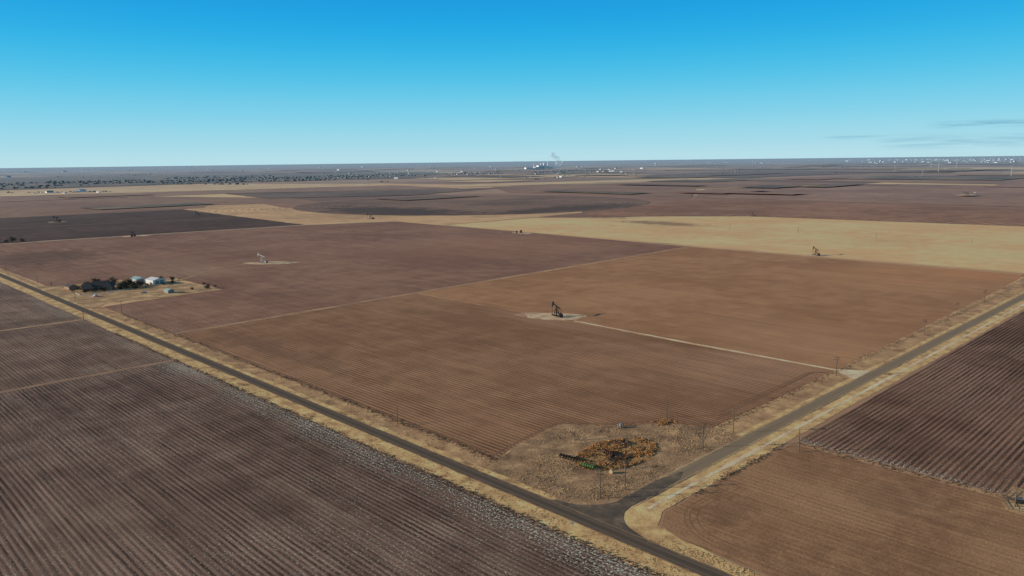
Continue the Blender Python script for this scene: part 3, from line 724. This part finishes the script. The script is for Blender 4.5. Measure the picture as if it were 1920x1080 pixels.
def plantmat():
    m,N=newmat('white_plant_cladding');tc=N.n('ShaderNodeTexCoord');n=N.noise(tc.outputs['Object'],.05,3)
    k=N.m('ADD',.62,N.m('MULTIPLY',n,.2));finish(N,N.comb(k,k,k),.7);return m
MPL=plantmat()
pl=root('industrial_plant','white industrial plant with silos and tall stacks','factory',(px_,py_,0),rad(-14))
a=MB();a.box((0,0,24),(130,70,48)).box((-90,0,15),(70,60,30)).box((60,10,36),(44,44,72)).box((150,0,12),(90,50,24)).box((-210,10,11),(120,50,22));a.obj('processing_hall',MPL,pl)
for i,(x,h) in enumerate(((-35,80),(-10,70),(20,86),(85,64))): MB().cyl((x,-40,0),(x,-40,h),11 if i%2 else 8,n=12).obj('silo',MPL,pl)
for x,h in ((110,110),(-130,76)): MB().cyl((x,0,0),(x,0,h),4.5,3.5,10).obj('smokestack',MPL,pl)
def smokemat():
    m,N=newmat('thin_steam');g=N.n('ShaderNodeNewGeometry');n=N.noise(g.outputs['Position'],.022,6,.7)
    d=N.n('ShaderNodeBsdfDiffuse');d.inputs[0].default_value=(.80,.88,.93,1);tl=N.n('ShaderNodeBsdfTranslucent');tl.inputs[0].default_value=(.80,.88,.93,1)
    m0=N.n('ShaderNodeMixShader');m0.inputs[0].default_value=.5;N.l(d.outputs[0],m0.inputs[1]);N.l(tl.outputs[0],m0.inputs[2])
    t=N.n('ShaderNodeBsdfTransparent');mx=N.n('ShaderNodeMixShader')
    N.l(N.ss(n,.38,.66,0,.5),mx.inputs[0]);N.l(t.outputs[0],mx.inputs[1]);N.l(m0.outputs[0],mx.inputs[2]);o=N.n('ShaderNodeOutputMaterial');N.l(mx.outputs[0],o.inputs[0]);return m
sm=MB();rs=random.Random(5)
ux,uy=math.cos(rad(-44.4)),math.sin(rad(-44.4))
def tube(path,radf,seg=12):
    vs=[];fs=[];n=len(path)
    for i,(dx,z) in enumerate(path):
        for j in range(seg):
            t=2*math.pi*j/seg;rr=radf(i/(n-1))*(1+.45*noise.noise(Vector((i*.6,j*.9,1.7)))+rs.uniform(-.15,.15))
            q=dx+rr*math.cos(t);w_=rr*math.sin(t)
            vs.append((px_+ux*q-uy*w_,py_+uy*q+ux*w_,z+rs.uniform(-3,3)))
    for i in range(n-1):
        for j in range(seg): a=i*seg+j;b=i*seg+(j+1)%seg;fs.append((a,b,b+seg,a+seg))
    sm.add(vs,fs)
tube([(230-i*2+math.sin(i/18*5.0)*34,25+i*11.5) for i in range(19)],lambda t:16+38*math.sin(t*math.pi)**.6+12*t)
vs=[];fs=[]
for i in range(16):
    for j in range(10):
        t=2*math.pi*j/10;rr=(10+18*math.sin(math.pi*(i+.5)/16))*(1+rs.uniform(-.25,.25));q=110+i*15
        vs.append((px_+ux*q-uy*rr*math.cos(t),py_+uy*q+ux*rr*math.cos(t),24+rr*.8*math.sin(t)))
for i in range(15):
    for j in range(10): a=i*10+j;b=i*10+(j+1)%10;fs.append((a,b,b+10,a+10))
sm.add(vs,fs)
o=sm.obj('steam_plume',smokemat(),None,True);top(o,'thin pale steam plume rising above the industrial plant','steam plume')
MTUR=flat('hazy_white_turbine_paint',(190,198,205),.6,.05,.05)
def turbine(label,loc,rz,h=90,bl=48):
    r=root('wind_turbine',label,'wind turbine',loc,rz,'white wind turbines')
    MB().cyl((0,0,0),(0,0,h),2.0,1.1,10).obj('tower',MTUR,r);MB().box((0,0,h+1.5),(8,3,3)).obj('nacelle',MTUR,r)
    MB().cyl((4,0,h+1.5),(6.5,0,h+1.5),1.6,.8,10).obj('hub',MTUR,r)
    for k in range(3):
        t=rad(20+120*k);d=Vector((0,math.sin(t),math.cos(t)));c=Vector((5.2,0,h+1.5));s=d.cross(Vector((1,0,0)))
        MB().add([c+s*.7,c+d*bl*.2+s*1.6,c+d*bl,c+d*bl*.2-s*.9,c-s*.7,c+Vector((.6,0,0))+d*bl*.2],[(0,1,5),(1,2,5),(2,3,5),(3,4,5),(4,0,5),(0,4,3,2,1)]).obj('blade',MTUR,r)
    return r
wtb=turbine('white wind turbine standing on the far plain',(*polar(1765,6500),0),rad(215),70,30)
for px,d_,s in ((1683,6600,.6),(1735,5200,.5),(1903,5200,.8),(1750,9000,.8),(1345,11600,.7),(1798,9000,.8),(1845,14500,1.3),(1865,15000,1.4),(1888,14800,1.3),(1905,14500,1.4),(1917,15500,1.4),(1876,19000,1.4),(1826,17000,1.3),(1812,18500,1.3)):
    copy_thing(wtb,(*polar(px,d_),0),rad(215)+rnd.uniform(-.3,.3),s)
MFT=flat('distant_foliage',(60,62,54),.95,.3,.02,obj=False)
ft=MB();r3=random.Random(21)
def woods(cx,cy,sx,sy,n,s0,s1,rot=0):
    for i in range(n):
        a,b=r3.gauss(0,sx),r3.gauss(0,sy);x=cx+a*math.cos(rot)-b*math.sin(rot);y=cy+a*math.sin(rot)+b*math.cos(rot)
        s=s0+(s1-s0)*r3.random()**2;ft.blob((x,y,s*.3),s,.5,.45,r3)
# scrub gathered along winding draws
for px,d_,w_,n in ((-20,6000,300,9),(140,6600,500,12),(300,6400,500,12),(430,7200,600,14),(560,6700,500,12),(680,7200,400,9),(780,7600,400,7),(950,8000,400,7),(1080,8600,300,5),(430,5600,300,5)):
    for k in range(n):
        x,y=polar(px+r3.gauss(0,60),d_+r3.gauss(0,500));woods(x,y,r3.uniform(40,190),r3.uniform(8,26),26,3,13,rad(-44.4)+r3.uniform(-.5,.5))
x,y=polar(100,4150);woods(x,y,130,25,24,3,8,rad(-44.4))
for i in range(200):
    x,y=polar(r3.uniform(-50,1970),r3.uniform(4800,22000));woods(x,y,r3.uniform(20,140),r3.uniform(10,30),6,4,9,r3.choice((0,rad(90))))
for i in range(200):
    x,y=polar(r3.uniform(-50,1970),r3.uniform(20000,46000));woods(x,y,300,60,3,8,17,rad(-44.4))
o=ft.obj('distant_woods',MFT,None,True);o['kind']='stuff'

# ------------------------------------------------------------------ light, sky
w=D.worlds.new('World');S.world=w;w.use_nodes=True;w.node_tree.nodes.clear();N=NT(w.node_tree)
BG=.12
sky=N.n('ShaderNodeTexSky',sky_type='NISHITA');sky.sun_disc=False;sky.sun_elevation=rad(SUN_EL);sky.sun_rotation=rad(SUN_AZ);sky.altitude=100;sky.air_density=1.0;sky.dust_density=.4;sky.ozone_density=3
tc=N.n('ShaderNodeTexCoord');sx=N.n('ShaderNodeSeparateXYZ');N.l(tc.outputs['Generated'],sx.inputs[0])
az=N.m('ARCTAN2',sx.outputs[0],sx.outputs[1]);el=sx.outputs[2]
r=N.n('ShaderNodeValToRGB');r.color_ramp.interpolation='B_SPLINE'
E=r.color_ramp.elements
def skc(t): return (lin(t[0]),lin(t[1]),lin(t[2]),1)
E[0].position=0;E[0].color=skc((188,227,238));E[1].position=1;E[1].color=skc((82,98,118))
for p_,c in ((.02,(168,221,236)),(.055,(130,211,237)),(.10,(72,196,235)),(.15,(12,175,232)),(.21,(0,149,226)),(.32,(40,124,182)),(.5,(84,116,146))):  # upper stops, out of view, greyed on purpose as fill light
    e=E.new(p_);e.color=skc(c)
N.l(el,r.inputs[0])
sc_=N.n('ShaderNodeVectorMath',operation='SCALE');N.l(r.outputs[0],sc_.inputs[0]);sc_.inputs['Scale'].default_value=1.0/BG
base=N.mix(.93,sky.outputs[0],sc_.outputs[0])
cn=N.noise(N.comb(N.m('MULTIPLY',az,14.0),N.m('MULTIPLY',el,260.0)),1,5,.6)
def band(e0,w_,a0,a1,sh):
    e=N.m('ABSOLUTE',N.m('SUBTRACT',el,e0));m1=N.ss(e,0,w_,1,0)
    m2=N.m('MULTIPLY',N.ss(az,a0,a0+.04),N.ss(az,a1-.04,a1+.001,1,0))
    return N.m('MULTIPLY',N.m('MULTIPLY',m1,m2),N.ss(cn,.35,.6,0,sh))
c=N.m('ADD',band(.0220,.0035,rad(65.6),rad(71),.6),band(.034,.006,rad(72),rad(84),.65))
c=N.m('ADD',c,band(.016,.012,rad(69),rad(86),.4),clamp=True)
cc=skc((114,170,198))
col=N.mix(c,base,(cc[0]/BG,cc[1]/BG,cc[2]/BG,1))
bg=N.n('ShaderNodeBackground');bg.inputs[1].default_value=BG;N.l(col,bg.inputs[0]);ow=N.n('ShaderNodeOutputWorld');N.l(bg.outputs[0],ow.inputs[0])
sl=D.lights.new('sun','SUN');sl.energy=5;sl.angle=rad(.5);sl.color=(1,.90,.77);so=D.objects.new('sun',sl);COL.objects.link(so)
a_=rad(SUN_AZ);e_=rad(SUN_EL);sd=Vector((math.sin(a_)*math.cos(e_),math.cos(a_)*math.cos(e_),math.sin(e_)))
so.rotation_euler=sd.to_track_quat('Z','Y').to_euler();so.location=(0,0,300)

# ------------------------------------------------------------------ camera
p=rad(9.43);rho=rad(0.69);a=rad(44.4)
Fh=Vector((math.sin(a),math.cos(a),0));R=Vector((math.cos(a),-math.sin(a),0));U=Vector((0,0,1))
fd=Fh*math.cos(p)-U*math.sin(p);u0=Fh*math.sin(p)+U*math.cos(p)
cr=R*math.cos(rho)-u0*math.sin(rho);cu=R*math.sin(rho)+u0*math.cos(rho)
cam=D.cameras.new('camera');cam.lens=26.925;cam.sensor_width=36;cam.clip_start=1;cam.clip_end=200000
co=D.objects.new('camera',cam);COL.objects.link(co)
m=Matrix((cr,cu,-fd)).transposed().to_4x4();m.translation=Vector((-194.08,-150.44,120));co.matrix_world=m
S.camera=co
S.view_settings.view_transform='Standard';S.view_settings.look='None';S.view_settings.exposure=0
